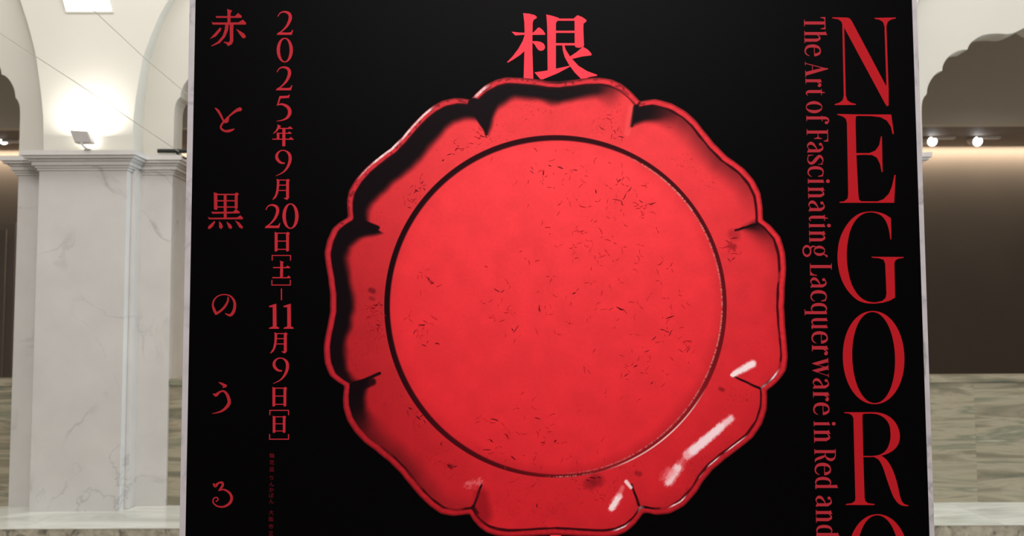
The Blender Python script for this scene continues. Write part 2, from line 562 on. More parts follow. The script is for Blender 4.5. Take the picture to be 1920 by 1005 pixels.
# black bar lamp lying on the cornice
Y = YW - 0.05
b0, b1 = at(296, 283, Y), at(372, 283.5, Y)
t = empty('black_bar_lamp', (b0.x, Y, Z_CORN))
tag(t, 'black metal bar lamp reaching from the pier cornice behind the poster', 'lamp')
bm_obj('bar', tube_bm([b0, b1], 0.0135, 14), M_blackmetal, t)
bm_obj('brace', tube_bm([at(331, 287, Y), at(347, 297, Y), at(353, 298, Y)], 0.006), M_blackmetal, t)
bm_obj('head', tube_bm([at(352, 297, Y - 0.02), at(368, 297, Y - 0.02)], 0.022, 14), M_blackmetal, t)

# tension cables over the hall
c = bm_obj('steel_cable', tube_bm([at(-60, 24, 5.2), at(0, 62, 5.3), at(140, 153, 5.6), at(335, 284, 6.12)], 0.0023, 6), M_cable)
tag(c, 'thin steel cable slanting down across the vault to the black bar', 'cable', 'steel cables crossing the vault')
c = bm_obj('steel_cable', tube_bm([at(100, -45, 5.2), at(155, 0, 5.3), at(270, 108, 5.7), at(400, 218, 6.15)], 0.0023, 6), M_cable)
tag(c, 'thin steel cable slanting over the vault above the black bar', 'cable', 'steel cables crossing the vault')

# ------------------------------------------------------------------ the exhibition sign
YS = 2.37
e_l = lambda y: 366.6 - 19.0 * y / 1005
e_r = lambda y: 1709.8 + 33.2 * y / 1005
XL = (at(366.6, 0, YS).x + at(347.6, 1005, YS).x) / 2
XR = (at(1709.8, 0, YS).x + at(1743, 1005, YS).x) / 2
ZT, ZB = 2.56, 0.06
sign = empty('exhibition_sign', ((XL + XR) / 2, YS + 0.03, 0))
tag(sign, 'tall black exhibition poster board with red lettering and a red lacquer tray', 'poster')
EDGE = 0.0155
bm_obj('board', box_bm(XL - EDGE, XR + EDGE * 0.85, YS + 0.001, YS + 0.045, 0.0, ZT + EDGE), M_edge, sign, bevel=0.0015)
M_black = mat_ink('black_print', (3, 2, 3), 0.4, 0.028)
sheet = bm_obj('printed_sheet', box_bm(XL, XR, YS, YS + 0.0012, ZB, ZT), M_black, sign)


def onp(px, py, off):
    p = at(px, py, YS)
    return Vector((p.x, YS - off, p.z))


def catmull(pts, n=7, closed=False):
    P = [np.array(p, float) for p in pts]
    out = []
    N = len(P)
    rng = range(N if closed else N - 1)
    for i in rng:
        p1, p2 = P[i], P[(i + 1) % N]
        p0 = P[(i - 1) % N] if closed or i > 0 else 2 * p1 - p2
        p3 = P[(i + 2) % N] if closed or i + 2 < N else 2 * p2 - p1
        for k in range(n):
            t = k / n
            out.append(0.5 * ((2 * p1) + (-p0 + p2) * t + (2 * p0 - 5 * p1 + 4 * p2 - p3) * t * t + (-p0 + 3 * p1 - 3 * p2 + p3) * t ** 3))
    if not closed:
        out.append(P[-1])
    return out


class Glyph:
    """flat ink shapes, in any 2-D frame"""
    def __init__(self):
        self.v, self.f, self.lv, self.n = [], [], [], 0

    def mark(self):
        self.n += 1
        self.lv += [self.n] * (len(self.v) - len(self.lv))

    def poly(self, pts, smooth=0):
        if smooth:
            pts = [tuple(p) for p in catmull(pts, smooth, True)]
        base = len(self.v)
        self.v += [tuple(p) for p in pts]
        self.mark()
        for t in tessellate_polygon([[Vector((x, y, 0)) for x, y in pts]]):
            self.f.append(tuple(base + i for i in t))
        return self

    def rect(self, x0, y0, x1, y1):
        return self.poly([(x0, y0), (x1, y0), (x1, y1), (x0, y1)])

    def stroke(self, pts, n=7, caps=True):
        c = catmull(pts, n)
        base = len(self.v)
        m = len(c)
        for i in range(m):
            d = c[min(i + 1, m - 1)][:2] - c[max(i - 1, 0)][:2]
            L = np.hypot(*d) or 1
            nx, ny = -d[1] / L, d[0] / L
            h = max(c[i][2], 0.05) / 2
            self.v.append((c[i][0] + nx * h, c[i][1] + ny * h))
            self.v.append((c[i][0] - nx * h, c[i][1] - ny * h))
        for i in range(m - 1):
            a = base + 2 * i
            self.f.append((a, a + 1, a + 3, a + 2))
        self.mark()
        if caps:
            for x, y, ww in (pts[0], pts[-1]):
                if ww > 1.2:
                    self.disc(x, y, ww / 2, ww / 2)
        return self

    def disc(self, cx, cy, rx, ry=None, n=18):
        ry = ry or rx
        return self.poly([(cx + rx * math.cos(2 * math.pi * k / n), cy + ry * math.sin(2 * math.pi * k / n)) for k in range(n)])

    def ring(self, cx, cy, rx, ry, side, thin, rot=0.0, n=64, e=1.0):
        base = len(self.v)
        for k in range(n):
            t = 2 * math.pi * k / n
            cs, sn = math.cos(t), math.sin(t)
            for a, b in ((rx, ry), (rx - side, ry - thin)):
                x = a * math.copysign(abs(cs) ** e, cs)
                y = b * math.copysign(abs(sn) ** e, sn)
                self.v.append((cx + x * math.cos(rot) - y * math.sin(rot), cy + x * math.sin(rot) + y * math.cos(rot)))
        for k in range(n):
            a, b = base + 2 * k, base + 2 * ((k + 1) % n)
            self.f.append((a, b, b + 1, a + 1))
        self.mark()
        return self

    def moved(self, dx, dy):
        g = Glyph()
        g.v = [(x + dx, y + dy) for x, y in self.v]
        g.f, g.lv = list(self.f), list(self.lv)
        return g


def put(g, name, mat, fn, off=0.0004, parent=None):
    return mesh_obj(name, [onp(*fn(x, y), off + min(l, 40) * 1.2e-5) for (x, y), l in zip(g.v, g.lv)], g.f, mat, parent or sheet)


def crop(ox, oy, s):
    return lambda x, y: (ox + x / s, oy + y / s)


INK_KON = mat_ink('bright_red_ink', (253, 66, 82))
INK_L = mat_ink('title_red_ink', (166, 36, 45))
INK_D = mat_ink('date_red_ink', (184, 40, 52))
INK_N = mat_ink('headline_red_ink', (176, 25, 34))
INK_S = mat_ink('subtitle_red_ink', (170, 42, 53))
INK_T = mat_ink('caption_red_ink', (104, 18, 28))

# 根
g = Glyph()
for p in ([(340, 138), (400, 143), (460, 158), (485, 178), (478, 193), (450, 208), (440, 240), (437, 400), (437, 540), (447, 830), (345, 822), (350, 640), (355, 440), (355, 330), (352, 230)],
          [(218, 332), (300, 341), (355, 343), (355, 364), (258, 372)],
          [(437, 347), (470, 318), (490, 294), (505, 287), (525, 297), (548, 318), (573, 355), (568, 365), (437, 366)],
          [(357, 362), (335, 430), (290, 510), (230, 590), (172, 650), (180, 657), (240, 622), (310, 575), (357, 532)],
          [(437, 432), (480, 431), (520, 438), (550, 453), (566, 475), (570, 495), (562, 516), (545, 529), (522, 533), (500, 525), (480, 500), (462, 470), (437, 445)],
          [(582, 152), (640, 165), (690, 180), (718, 192), (712, 208), (690, 228), (683, 250), (683, 720), (600, 745), (596, 735), (592, 300), (588, 220)],
          [(690, 195), (885, 195), (885, 218), (690, 218)],
          [(868, 195), (895, 170), (912, 160), (960, 180), (1003, 210), (1000, 228), (972, 248), (970, 300), (977, 480), (965, 492), (925, 502), (890, 495), (880, 480), (878, 220)],
          [(680, 322), (882, 322), (882, 345), (680, 345)], [(680, 452), (882, 452), (882, 476), (680, 476)],
          [(458, 758), (600, 737), (690, 718), (830, 688), (828, 700), (700, 768), (545, 832), (520, 830), (485, 790)],
          [(750, 474), (772, 474), (785, 520), (830, 590), (855, 620), (920, 690), (1010, 745), (1118, 785), (1110, 795), (1040, 806), (968, 830), (945, 825), (880, 760), (820, 680), (775, 600), (755, 530)],
          [(830, 592), (900, 545), (965, 490), (1010, 515), (1045, 548), (1060, 575), (1045, 582), (960, 592), (855, 617)]):
    g.poly(p)
put(g, 'title_character', INK_KON, crop(920, 0, 5.583))
# top of the next big character, peeping out below the tray
g = Glyph().poly([(1031, 1001), (1052, 1001.5), (1051.5, 1010), (1051, 1040), (1032, 1040), (1032, 1010)])
g.poly([(985, 1048), (1000, 1046), (1085, 1046), (1097, 1038), (1108, 1048), (1105, 1052), (988, 1053)])
put(g, 'title_character', INK_KON, lambda x, y: (x, y))

# left column: 赤 と 黒 の う る
c5, c6, c7, c8 = crop(340, 0, 4.02), crop(340, 250, 4.02), crop(340, 500, 4.02), crop(340, 750, 3.942)
g = Glyph()
for p in ([(345, 68), (383, 80), (372, 100), (370, 185), (348, 185), (348, 90)], [(258, 122), (405, 122), (428, 98), (455, 120), (455, 135), (265, 135)],
          [(228, 165), (240, 170), (430, 169), (465, 148), (490, 175), (485, 186), (238, 186)],
          [(332, 183), (358, 183), (352, 230), (330, 280), (290, 325), (230, 350), (225, 346), (275, 315), (312, 270), (328, 220)],
          [(365, 183), (395, 183), (392, 220), (392, 310), (380, 335), (352, 348), (340, 330), (318, 320), (322, 315), (355, 320), (366, 308)],
          [(292, 208), (302, 215), (295, 235), (260, 275), (215, 295), (250, 255)], [(412, 218), (440, 232), (475, 255), (487, 275), (480, 288), (462, 288), (440, 260)]):
    g.poly(p)
put(g, 'character', INK_L, c5)
g = Glyph().poly([(250, 812), (265, 815), (285, 830), (305, 865), (322, 905), (316, 922), (300, 890), (282, 858)])
g.stroke([(442, 824, 30), (415, 834, 22), (370, 868, 13), (325, 912, 13), (300, 948, 14), (303, 972, 15), (330, 988, 16), (365, 986, 20), (396, 974, 10)])
g.poly([(345, 880), (362, 885), (355, 920), (335, 930), (318, 925)])
put(g, 'character', INK_L, c5)
g = Glyph()
for p in ([(245, 445), (272, 452), (272, 575), (262, 578), (247, 572)], [(403, 455), (418, 445), (435, 458), (425, 470), (425, 565), (410, 572), (403, 565)],
          [(270, 456), (405, 456), (405, 466), (270, 466)], [(270, 504), (405, 504), (405, 513), (270, 513)], [(270, 551), (405, 551), (405, 560), (270, 560)],
          [(320, 460), (341, 460), (342, 640), (320, 640)], [(225, 592), (390, 591), (412, 570), (440, 592), (440, 603), (235, 606)],
          [(200, 632), (220, 637), (420, 634), (445, 618), (467, 638), (462, 648), (210, 648)],
          [(250, 660), (256, 668), (240, 700), (215, 722), (200, 718), (205, 700)], [(285, 662), (305, 680), (314, 705), (302, 722), (286, 712)],
          [(340, 665), (368, 683), (384, 705), (378, 720), (358, 715)], [(405, 655), (440, 675), (465, 705), (460, 720), (438, 710)]):
    g.poly(p)
put(g, 'character', INK_L, c6)
g = Glyph().stroke([(352, 232, 10), (350, 262, 14), (325, 305, 17), (290, 338, 17), (262, 354, 20)])
g.stroke([(262, 354, 20), (248, 325, 20), (238, 290, 14), (248, 250, 11), (280, 220, 9), (325, 210, 8), (370, 222, 11), (398, 258, 18), (403, 300, 21), (392, 342, 23), (368, 366, 20), (332, 354, 6)])
put(g, 'character', INK_L, c7)
g = Glyph().poly([(409.2, 716), (417, 717.8), (425.8, 721.9), (424.6, 725.9), (417.1, 727.6), (418.4, 723.9), (412.1, 719)])
g.stroke([(400.6, 738.8, 2.5), (405.2, 740.6, 6), (412.1, 735, 3.6), (419.6, 733.5, 3.4), (426, 740, 5.2), (429.8, 752, 6.2), (427.5, 760, 6), (418.6, 769, 4.3), (408.5, 773.3, 2.6), (397.8, 775.4, 0.8)])
put(g, 'character', INK_L, lambda x, y: (x, y))
g = Glyph().stroke([(240, 622, 14), (252, 634, 24), (275, 614, 14), (300, 610, 16), (306, 630, 18), (284, 664, 14)])
g.stroke([(276, 670, 6), (315, 662, 12), (355, 685, 17), (372, 722, 20), (358, 762, 20), (315, 788, 14), (268, 785, 11), (236, 758, 10), (240, 728, 9), (262, 720, 9), (272, 735, 9), (258, 750, 8)])
put(g, 'character', INK_L, c8)


# date column
def two(dx=0, dy=0):
    g = Glyph()
    g.stroke([(727, 126, 6), (745, 99, 8), (778, 89, 13), (813, 104, 22), (821, 140, 25), (800, 190, 18), (762, 232, 10), (724, 256, 6)], caps=False)
    g.poly([(718, 263), (735, 243), (800, 246), (826, 243), (836, 226), (843, 226), (833, 263)])
    return g.moved(dx, dy)


def nine(dx=0, dy=0):
    g = Glyph()
    g.stroke([(780, 226, 9), (748, 220, 17), (722, 192, 22), (722, 158, 18), (748, 132, 9), (785, 132, 9), (814, 158, 21), (820, 200, 23), (803, 250, 18), (768, 293, 10), (712, 322, 3)], caps=False)
    return g.moved(dx, dy)


def moon(dx=0, dy=0):
    g = Glyph()
    for p in ([(718, 343), (740, 352), (737, 400), (730, 450), (714, 485), (690, 503), (687, 499), (708, 465), (718, 420), (721, 370)],
              [(790, 352), (803, 343), (818, 352), (812, 365), (812, 488), (797, 503), (785, 497), (770, 488), (790, 484)]):
        g.poly(p)
    for y in (349, 387, 427):
        g.rect(733, y, 795, y + 7)
    return g.moved(dx, dy)


def sun(dx=0, dy=0, kx=1.0, ky=1.0):
    g = Glyph()
    g.poly([(704, 743), (726, 751), (726, 886), (712, 892), (704, 888)])
    g.poly([(790, 752), (802, 742), (818, 752), (812, 765), (811, 885), (800, 892), (790, 886)])
    for y in (749, 809, 871):
        g.rect(722, y, 795, y + 7)
    h = Glyph()
    h.f, h.lv = g.f, g.lv
    h.v = [((x - 704) * kx + 704 + dx, (y - 742) * ky + 742 + dy) for x, y in g.v]
    return h


put(two(), 'numeral', INK_D, c5)
put(Glyph().ring(780, 378, 61, 93, 25, 8, 0, 56), 'numeral', INK_D, c5)
put(two(-6, 418), 'numeral', INK_D, c5)
g = Glyph().poly([(740, 724), (800, 722), (818, 711), (812, 738), (744, 743)])
g.poly([(740, 724), (750, 738), (737, 775), (726, 796), (720, 797), (730, 760)])
g.stroke([(721, 792, 7), (760, 786, 15), (803, 808, 23), (818, 845, 27), (803, 882, 20), (768, 904, 10), (719, 914, 4)], caps=False)
put(g, 'numeral', INK_D, c5)
g = Glyph()
for p in ([(385, 168), (465, 205), (430, 262), (380, 320), (285, 390), (275, 382), (340, 310), (375, 240)], [(430, 250), (620, 250), (675, 213), (740, 262), (735, 275), (430, 275)],
          [(365, 350), (385, 365), (630, 365), (655, 333), (718, 375), (712, 388), (365, 388)], [(258, 502), (655, 504), (695, 463), (765, 520), (760, 530), (262, 526)],
          [(365, 355), (425, 372), (425, 510), (365, 510)], [(498, 270), (567, 270), (567, 665), (545, 690), (493, 675)]):
    g.poly(p)
put(g, 'date_character', INK_D, crop(490, 220, 12.56))
put(nine(), 'numeral', INK_D, c6)
put(moon(), 'date_character', INK_D, c6)
t2 = two()
t2.v = [((x - 718) * 0.95 + 628, y + 451) for x, y in t2.v]
put(t2, 'numeral', INK_D, c6)
put(Glyph().ring(823, 624, 61, 96, 26, 8, 0, 56), 'numeral', INK_D, c6)
put(sun(), 'date_character', INK_D, c6)
cb = crop(490, 470, 11.16)
put(Glyph().rect(218, 92, 622, 110).rect(218, 92, 238, 208).rect(602, 92, 622, 208), 'bracket', INK_D, cb)
g = Glyph()
for p in ([(385, 210), (470, 235), (455, 255), (452, 565), (393, 565), (398, 240)], [(245, 343), (515, 343), (550, 313), (607, 352), (600, 366), (250, 366)], [(228, 553), (535, 556), (575, 520), (617, 565), (610, 577), (232, 577)]):
    g.poly(p)
put(g, 'date_character', INK_D, cb)
put(Glyph().rect(212, 710, 616, 729).rect(212, 612, 231, 729).rect(597, 612, 616, 729), 'bracket', INK_D, cb)
put(Glyph().rect(526.8, 541, 528.8, 562.8), 'dash', INK_D, lambda x, y: (x, y))
for dx in (0, 109):
    g = Glyph().poly([(689, 288), (716, 279), (718, 455), (690, 455)]).poly([(660, 297), (700, 283), (700, 304), (664, 306)])
    g.poly([(662, 461), (690, 450), (718, 450), (738, 460), (736, 468), (662, 468)])
    put(g.moved(dx, 0), 'numeral', INK_D, c7)
put(moon(-17, 152), 'date_character', INK_D, c7)
put(nine(-20, 560), 'numeral', INK_D, c7)
put(sun(-17, 163, 0.97, 1.0), 'date_character', INK_D, c7)
put(Glyph().rect(651, 73, 796, 80).rect(651, 73, 658, 112).rect(789, 73, 796, 112), 'bracket', INK_D, c8)
put(sun(-28, -627, 0.87, 0.86), 'date_character', INK_D, c8)
put(Glyph().rect(649, 286, 796, 293).rect(649, 252, 656, 293).rect(789, 252, 796, 293), 'bracket', INK_D, c8)

# NEGORO
cA, cB, cC, cD, cE = crop(1490, 0, 3.867), crop(1490, 200, 3.867), crop(1490, 380, 3.867), crop(1490, 560, 3.867), crop(1490, 745, 3.867)
g = Glyph()
for p in ([(345, 175), (358, 175), (371, 720), (356, 720)],
          [(272, 126), (310, 126), (385, 128), (400, 135), (415, 155), (650, 600), (664, 625), (681, 640), (681, 765), (668, 771), (655, 752), (362, 207), (350, 190), (338, 157), (315, 140), (272, 133)],
          [(650, 170), (664, 170), (681, 660), (666, 660)],
          [(578, 130), (733, 127), (733, 134), (700, 142), (675, 158), (664, 190), (650, 190), (640, 160), (615, 144), (580, 137)],
          [(356, 690), (370, 690), (380, 726), (405, 744), (443, 754), (443, 761), (290, 762), (290, 755), (325, 744), (348, 726)]):
    g.poly(p)
put(g, 'headline_letter', INK_N, cA)
g = Glyph()
for p in ([(378, 105), (441, 100), (446, 330), (462, 650), (388, 650)],
          [(307, 53), (440, 56), (700, 57), (719, 198), (709, 198), (697, 145), (668, 102), (622, 77), (560, 69), (455, 67), (443, 72), (441, 115), (378, 115), (370, 88), (345, 70), (310, 60)],
          [(445, 337), (540, 337), (585, 318), (612, 280), (625, 215), (632, 215), (637, 475), (630, 475), (618, 415), (595, 370), (560, 351), (500, 349), (446, 352)],
          [(387, 630), (461, 630), (466, 672), (480, 686), (600, 687), (642, 672), (682, 632), (705, 578), (723, 495), (731, 495), (721, 697), (325, 697), (325, 690), (360, 685), (384, 665)]):
    g.poly(p)
put(g, 'headline_letter', INK_N, cB)
g = Glyph()
outer = catmull([(697, 112), (650, 83), (600, 68), (545, 64), (480, 75), (420, 112), (365, 180), (325, 270), (310, 380), (318, 480), (345, 570), (390, 645), (450, 703), (510, 727), (570, 732), (600, 730)], 4)
inner = catmull([(600, 723), (545, 719), (492, 698), (445, 650), (408, 578), (385, 480), (377, 380), (384, 290), (404, 200), (440, 130), (490, 85), (545, 71), (600, 80), (640, 106), (668, 150), (684, 205), (693, 265)], 4)
g.poly([tuple(p) for p in outer] + [tuple(p) for p in inner] + [(700, 268), (700, 200)])
g.poly([(655, 430), (722, 430), (725, 560), (728, 688), (690, 710), (640, 725), (590, 731), (590, 722), (635, 712), (658, 692), (665, 660), (660, 540)])
g.poly([(555, 392), (790, 394), (788, 401), (755, 405), (730, 418), (722, 440), (655, 440), (645, 415), (610, 403), (560, 399)])
put(g, 'headline_letter', INK_N, cC)
O = Glyph().ring(572, 427, 223, 338, 68, 8, -0.035, 96, 0.97)
put(O, 'headline_letter', INK_N, cD)
g = Glyph()
for p in ([(425, 130), (490, 130), (497, 420), (507, 745), (440, 745), (432, 420)],
          [(357, 108), (600, 108), (560, 117), (500, 119), (491, 128), (491, 150), (425, 150), (415, 130), (395, 118), (360, 114)],
          [(440, 725), (506, 725), (512, 752), (532, 767), (579, 773), (576, 781), (370, 780), (372, 773), (415, 767), (437, 750)]):
    g.poly(p)
g.poly([tuple(p) for p in catmull([(485, 108), (580, 108), (640, 118), (700, 150), (742, 203), (762, 270), (755, 330), (725, 375), (680, 405), (620, 425), (560, 433), (498, 433)], 4)]
       + [tuple(p) for p in catmull([(498, 424), (560, 425), (620, 414), (665, 380), (690, 320), (694, 260), (685, 200), (655, 155), (610, 127), (560, 118), (485, 118)], 4)])
g.poly([tuple(p) for p in catmull([(575, 430), (625, 424), (672, 460), (712, 530), (742, 620), (762, 710), (778, 755), (797, 774), (825, 782)], 4)]
       + [tuple(p) for p in catmull([(822, 789), (780, 785), (745, 763), (710, 710), (670, 600), (640, 510), (610, 455), (575, 433)], 4)])
put(g, 'headline_letter', INK_N, cE)
put(O, 'headline_letter', INK_N, lambda x, y: (1490 + x / 3.867 + 9, 560 + y / 3.867 + 381))


# subtitle set on its side; glyphs drawn upright (u right, v up) in pixels
def letter(ch):
    g = Glyph()
    R, P, S = g.rect, g.poly, g.stroke
    C_BOWL = [(16.5, 4, 1), (11, 0.9, 2), (4.8, 5, 4.6), (2.9, 15, 5.8), (4.8, 25, 4.6), (11, 29.2, 2), (16.5, 26, 1.2)]
    if ch == 'T':
        R(8.3, 0, 13.9, 40); R(4.8, 0, 17.4, 1.2); R(0.5, 38.4, 22.5, 40)
        P([(0, 40), (0.4, 31), (1.5, 31), (3, 37), (6, 39)]); P([(23, 40), (22.6, 31), (21.5, 31), (20, 37), (17, 39)]); return g, 23
    if ch in 'hn':
        R(2, 0, 7.4, 41 if ch == 'h' else 29)
        P([(0.3, 40), (2, 40), (7.4, 43), (7.4, 38), (2, 38)] if ch == 'h' else [(0.3, 28), (2, 28.2), (7.4, 31), (7.4, 26), (2, 26)])
        R(0, 0, 9.6, 1.2); S([(7, 24, 1.3), (10.5, 28, 2.2), (14.5, 28, 4), (17, 22.5, 5.5)]); R(14.3, 0, 19.8, 23); R(12, 0, 22.5, 1.2); return g, 23
    if ch == 'e':
        S([(21.5, 8.5, 0.8), (18, 2.8, 2.2), (12, 0.9, 2.6), (5, 5, 4.6), (2.9, 15, 5.8), (5, 25, 4.6), (11, 29.2, 2.2), (16.5, 27.3, 4), (19.3, 21.5, 5.2)], caps=False)
        P([(16.7, 18), (22.2, 17.8), (21.8, 22), (16.8, 23)]); R(4, 17.5, 21.8, 18.7); return g, 22.5
    if ch == 'c':
        S([(20, 7.5, 0.8), (16.5, 2.4, 2), (11, 0.9, 2.5), (4.8, 5, 4.6), (2.9, 15, 5.8), (4.8, 25, 4.6), (10.5, 29.2, 2), (16, 27.8, 2)], caps=False)
        P([(14.5, 29.5), (19.3, 28.3), (20, 19.5), (18.6, 19.5), (16.5, 26.5)]); return g, 20.5
    if ch == 'A':
        P([(12.2, 43), (14, 43), (26.5, 0.5), (19.3, 0.5), (11.4, 33)]); P([(2.2, 0.5), (3.6, 0.5), (12.8, 35), (12, 38)])
        R(6.3, 13, 16.8, 14.2); R(0, 0, 6.5, 1.2); R(16.5, 0, 29.5, 1.2); return g, 29.5
    if ch == 'r':
        R(1.5, 0, 7, 28.5); P([(0, 28), (1.5, 28.2), (7, 31), (7, 26)]); R(0, 0, 10, 1.2)
        S([(6.8, 22, 1.4), (9.5, 27, 2.2), (12.3, 28.4, 3)]); g.disc(13.4, 26, 2.8, 3.2); return g, 16.5
    if ch == 't':
        R(2, 6, 7.5, 30); P([(2, 29), (5, 31), (6.3, 36), (7.5, 36), (7.5, 29)]); S([(4.75, 8, 5.5), (5.6, 3.3, 4.2), (8.5, 1.2, 2.2), (12.3, 3.8, 0.8)], caps=False)
        R(0, 28.7, 11.5, 30); return g, 12.5
    if ch == 'o':
        g.ring(11.3, 15, 11.3, 15.4, 5.7, 1.1, 0, 44); return g, 22.7
    if ch == 'f':
        R(1.5, 0, 7, 36); R(0, 0, 10, 1.2); R(0, 28.7, 10.5, 30); S([(4.25, 34, 5.5), (5.5, 39.5, 3.8), (9, 41.8, 2.2), (12.3, 40.5, 2.2)], caps=False); g.disc(13, 37.6, 2.9, 3.3); return g, 16
    if ch == 'F':
        R(2.5, 0, 8, 40); R(0, 0, 10.5, 1.2); R(0, 38.7, 22, 40); P([(23, 40), (22.6, 31.5), (21.4, 31.5), (20, 36.5), (16.5, 39)])
        R(7, 20.4, 15, 21.7); P([(12.5, 21), (15.5, 23.5), (17, 28.5), (18, 28.5), (18, 13.5), (17, 13.5), (15.5, 18.5)]); return g, 23
    if ch == 'a':
        S([(5.5, 27.6, 1.6), (10, 29.3, 2), (14, 28, 3.8), (17, 22.5, 5.5)]); R(14.3, 2, 19.8, 23.5); S([(17, 4, 5), (18.6, 1.3, 2), (21, 1.6, 0.9)], caps=False); g.disc(4.8, 25.3, 2.8, 3)
        S([(15, 18.8, 1.2), (9, 15.3, 2.8), (4.2, 11, 5), (3.1, 6, 5.4), (6.5, 1.5, 2.8), (11, 1.5, 1.3), (14.8, 5, 1)], caps=False); return g, 21
    if ch == 's':
        P([(18.2, 20), (19.1, 20), (19, 29), (17.4, 29)])
        S([(18, 25.5, 1.1), (12, 29.4, 1.7), (5.2, 26.3, 4.4), (3.7, 22, 5.2), (9.5, 16.2, 6.2), (15.5, 10.5, 5.6), (16.5, 5, 4.5), (11.5, 1, 2), (4, 1.6, 1.3), (1.6, 6, 1.2)], caps=False)
        P([(0.7, 11.5), (1.6, 11.5), (2.4, 1.5), (1, 0.8)]); return g, 19.5
    if ch == 'i':
        R(2.2, 0, 7.6, 29); P([(0.3, 28), (2.2, 28.3), (7.6, 31), (7.6, 26)]); R(0, 0, 9.6, 1.2); g.disc(4.8, 37.5, 3.4, 3.6); return g, 10
    if ch == 'g':
        g.ring(11.3, 18.5, 9.6, 10.6, 5, 1.3, 0, 40); g.ring(11.6, -5, 11.3, 8.4, 4.4, 2.6, 0, 40); S([(3.5, 10.5, 2), (2.8, 6, 2.6), (5.5, 2.4, 3.5)])
        S([(17.5, 25.5, 1.6), (19.5, 30, 2.4), (21.3, 32, 4)]); return g, 23.7
    if ch == 'L':
        R(3, 0, 8.6, 41); R(0, 39.8, 11.6, 41); R(0, 0, 21, 1.2); P([(22.3, 0), (23, 13), (21.9, 13), (20, 6), (15.5, 1.2), (15.5, 0)]); return g, 23.2
    if ch == 'q':
        S(C_BOWL, caps=False); R(15.5, -12, 21, 29.5); R(12, -12, 23.5, -10.8); return g, 23.5
    if ch == 'd':
        S(C_BOWL, caps=False); R(15, 0, 20.4, 41); P([(13, 40), (15, 40.2), (20.4, 43), (20.4, 38)]); P([(20, 0), (23.5, 1), (20, 2.6)]); return g, 23.5
    if ch == 'u':
        R(2, 8, 7.4, 29); P([(0, 28.2), (2, 28.4), (7.4, 31), (7.4, 26)]); S([(4.7, 9, 5.4), (5.9, 3.6, 4.2), (9.8, 1.1, 2.2), (15, 4.5, 1.2)], caps=False)
        R(15, 0, 20.4, 29); P([(13, 28.2), (15, 28.4), (20.4, 31), (20.4, 26)]); P([(20, 0), (23, 1), (20, 2.6)]); return g, 23
    if ch == 'w':
        P([(1.5, 29.5), (8, 29.5), (13.7, 8), (11, 0), (9.8, 0)]); P([(10.6, 0), (11.8, 3), (19.2, 28), (18, 29)]); P([(14.8, 29.5), (21.5, 29.5), (26.7, 9), (24.2, 0), (23, 0)])
        P([(23.8, 0), (25.2, 3), (34.2, 29), (32.8, 29)]); R(0, 29, 10, 30.1); R(13, 29, 23.5, 30.1); R(29.6, 29, 36.5, 30.1); return g, 36.5
    if ch == 'R':
        R(2, 0, 7.5, 40); R(0, 0, 9.6, 1.2); R(0, 38.8, 13, 40); S([(7.5, 39.4, 1.2), (14, 38.6, 1.8), (18.6, 35, 4.2), (19.9, 30, 5.3), (17.5, 24, 4.2), (13, 20.7, 1.5), (7.5, 20.2, 1.2)], caps=False)
        S([(11, 20.3, 1.2), (14, 17, 4.2), (17, 9, 5.2), (19.5, 3, 4), (24, 0.8, 1)], caps=False); return g, 24.4


spec = [('T', 32, 55.2), ('h', 58.2, 81.5), ('e', 83.3, 106), ('A', 116, 145), ('r', 147.3, 163.6), ('t', 167, 179.5), ('o', 189.7, 212.4), ('f', 217, 233), ('F', 242.4, 265.7), ('a', 265.7, 286.8),
        ('s', 289.5, 309), ('c', 311.6, 332), ('i', 335, 345), ('n', 350.4, 373), ('a', 375.7, 397), ('t', 402.5, 415), ('i', 418.4, 428), ('n', 432.4, 455.7), ('g', 459, 482.7), ('L', 494, 517.3),
        ('a', 519.7, 540), ('c', 544, 565.7), ('q', 568, 591.5), ('u', 594.5, 617.8), ('e', 621, 644.6), ('r', 647, 666.7), ('w', 671, 707.5), ('a', 708.7, 729.5), ('r', 734, 752.8), ('e', 754.6, 778.5),
        ('i', 789.8, 799.5), ('n', 805.5, 830.5), ('R', 842, 866.4), ('e', 867.6, 891.5), ('d', 894, 918), ('a', 929, 950.5), ('n', 956, 980.5), ('d', 984, 1008)]
for ch, y0, y1 in spec:
    g, wd = letter(ch)
    k = (y1 - y0) / wd
    put(g, 'subtitle_letter', INK_S, lambda u, v: (1507.9 + (y0 + u * k - 60) * 0.0241 + v, y0 + u * k))

# tiny vertical caption, set with the built-in typeface
cap = [('輪', 854), ('花', 867), ('盆', 879.5), ('り', 896), ('ん', 908), ('か', 918.5), ('ぼ', 929), ('ん', 940), ('大', 961), ('阪', 973.5), ('市', 987), ('立', 999.5)]
dg = None
for ch, yc in cap:
    cu = bpy.data.curves.new('caption_character', 'FONT')
    cu.body = ch
    cu.resolution_u = 3
    to = bpy.data.objects.new('caption_character', cu)
    COL.objects.link(to)
    dg = bpy.context.evaluated_depsgraph_get()
    me = to.evaluated_get(dg).to_mesh()
    vs = [v.co.copy() for v in me.vertices]
    fs = [tuple(p.vertices) for p in me.polygons]
    to.to_mesh_clear()
    bpy.data.objects.remove(to, do_unlink=True)
    bpy.data.curves.remove(cu)
    if not vs:
        continue
    xs = [v.x for v in vs]; ys = [v.y for v in vs]
    mx, my = (min(xs) + max(xs)) / 2, (min(ys) + max(ys)) / 2
    k = 9.8
    xc = 510.2 - (yc - 850) * 0.014
    mesh_obj('caption_character', [onp(xc + (v.x - mx) * k, yc - (v.y - my) * k, 0.0004) for v in vs], fs, INK_T, sheet)

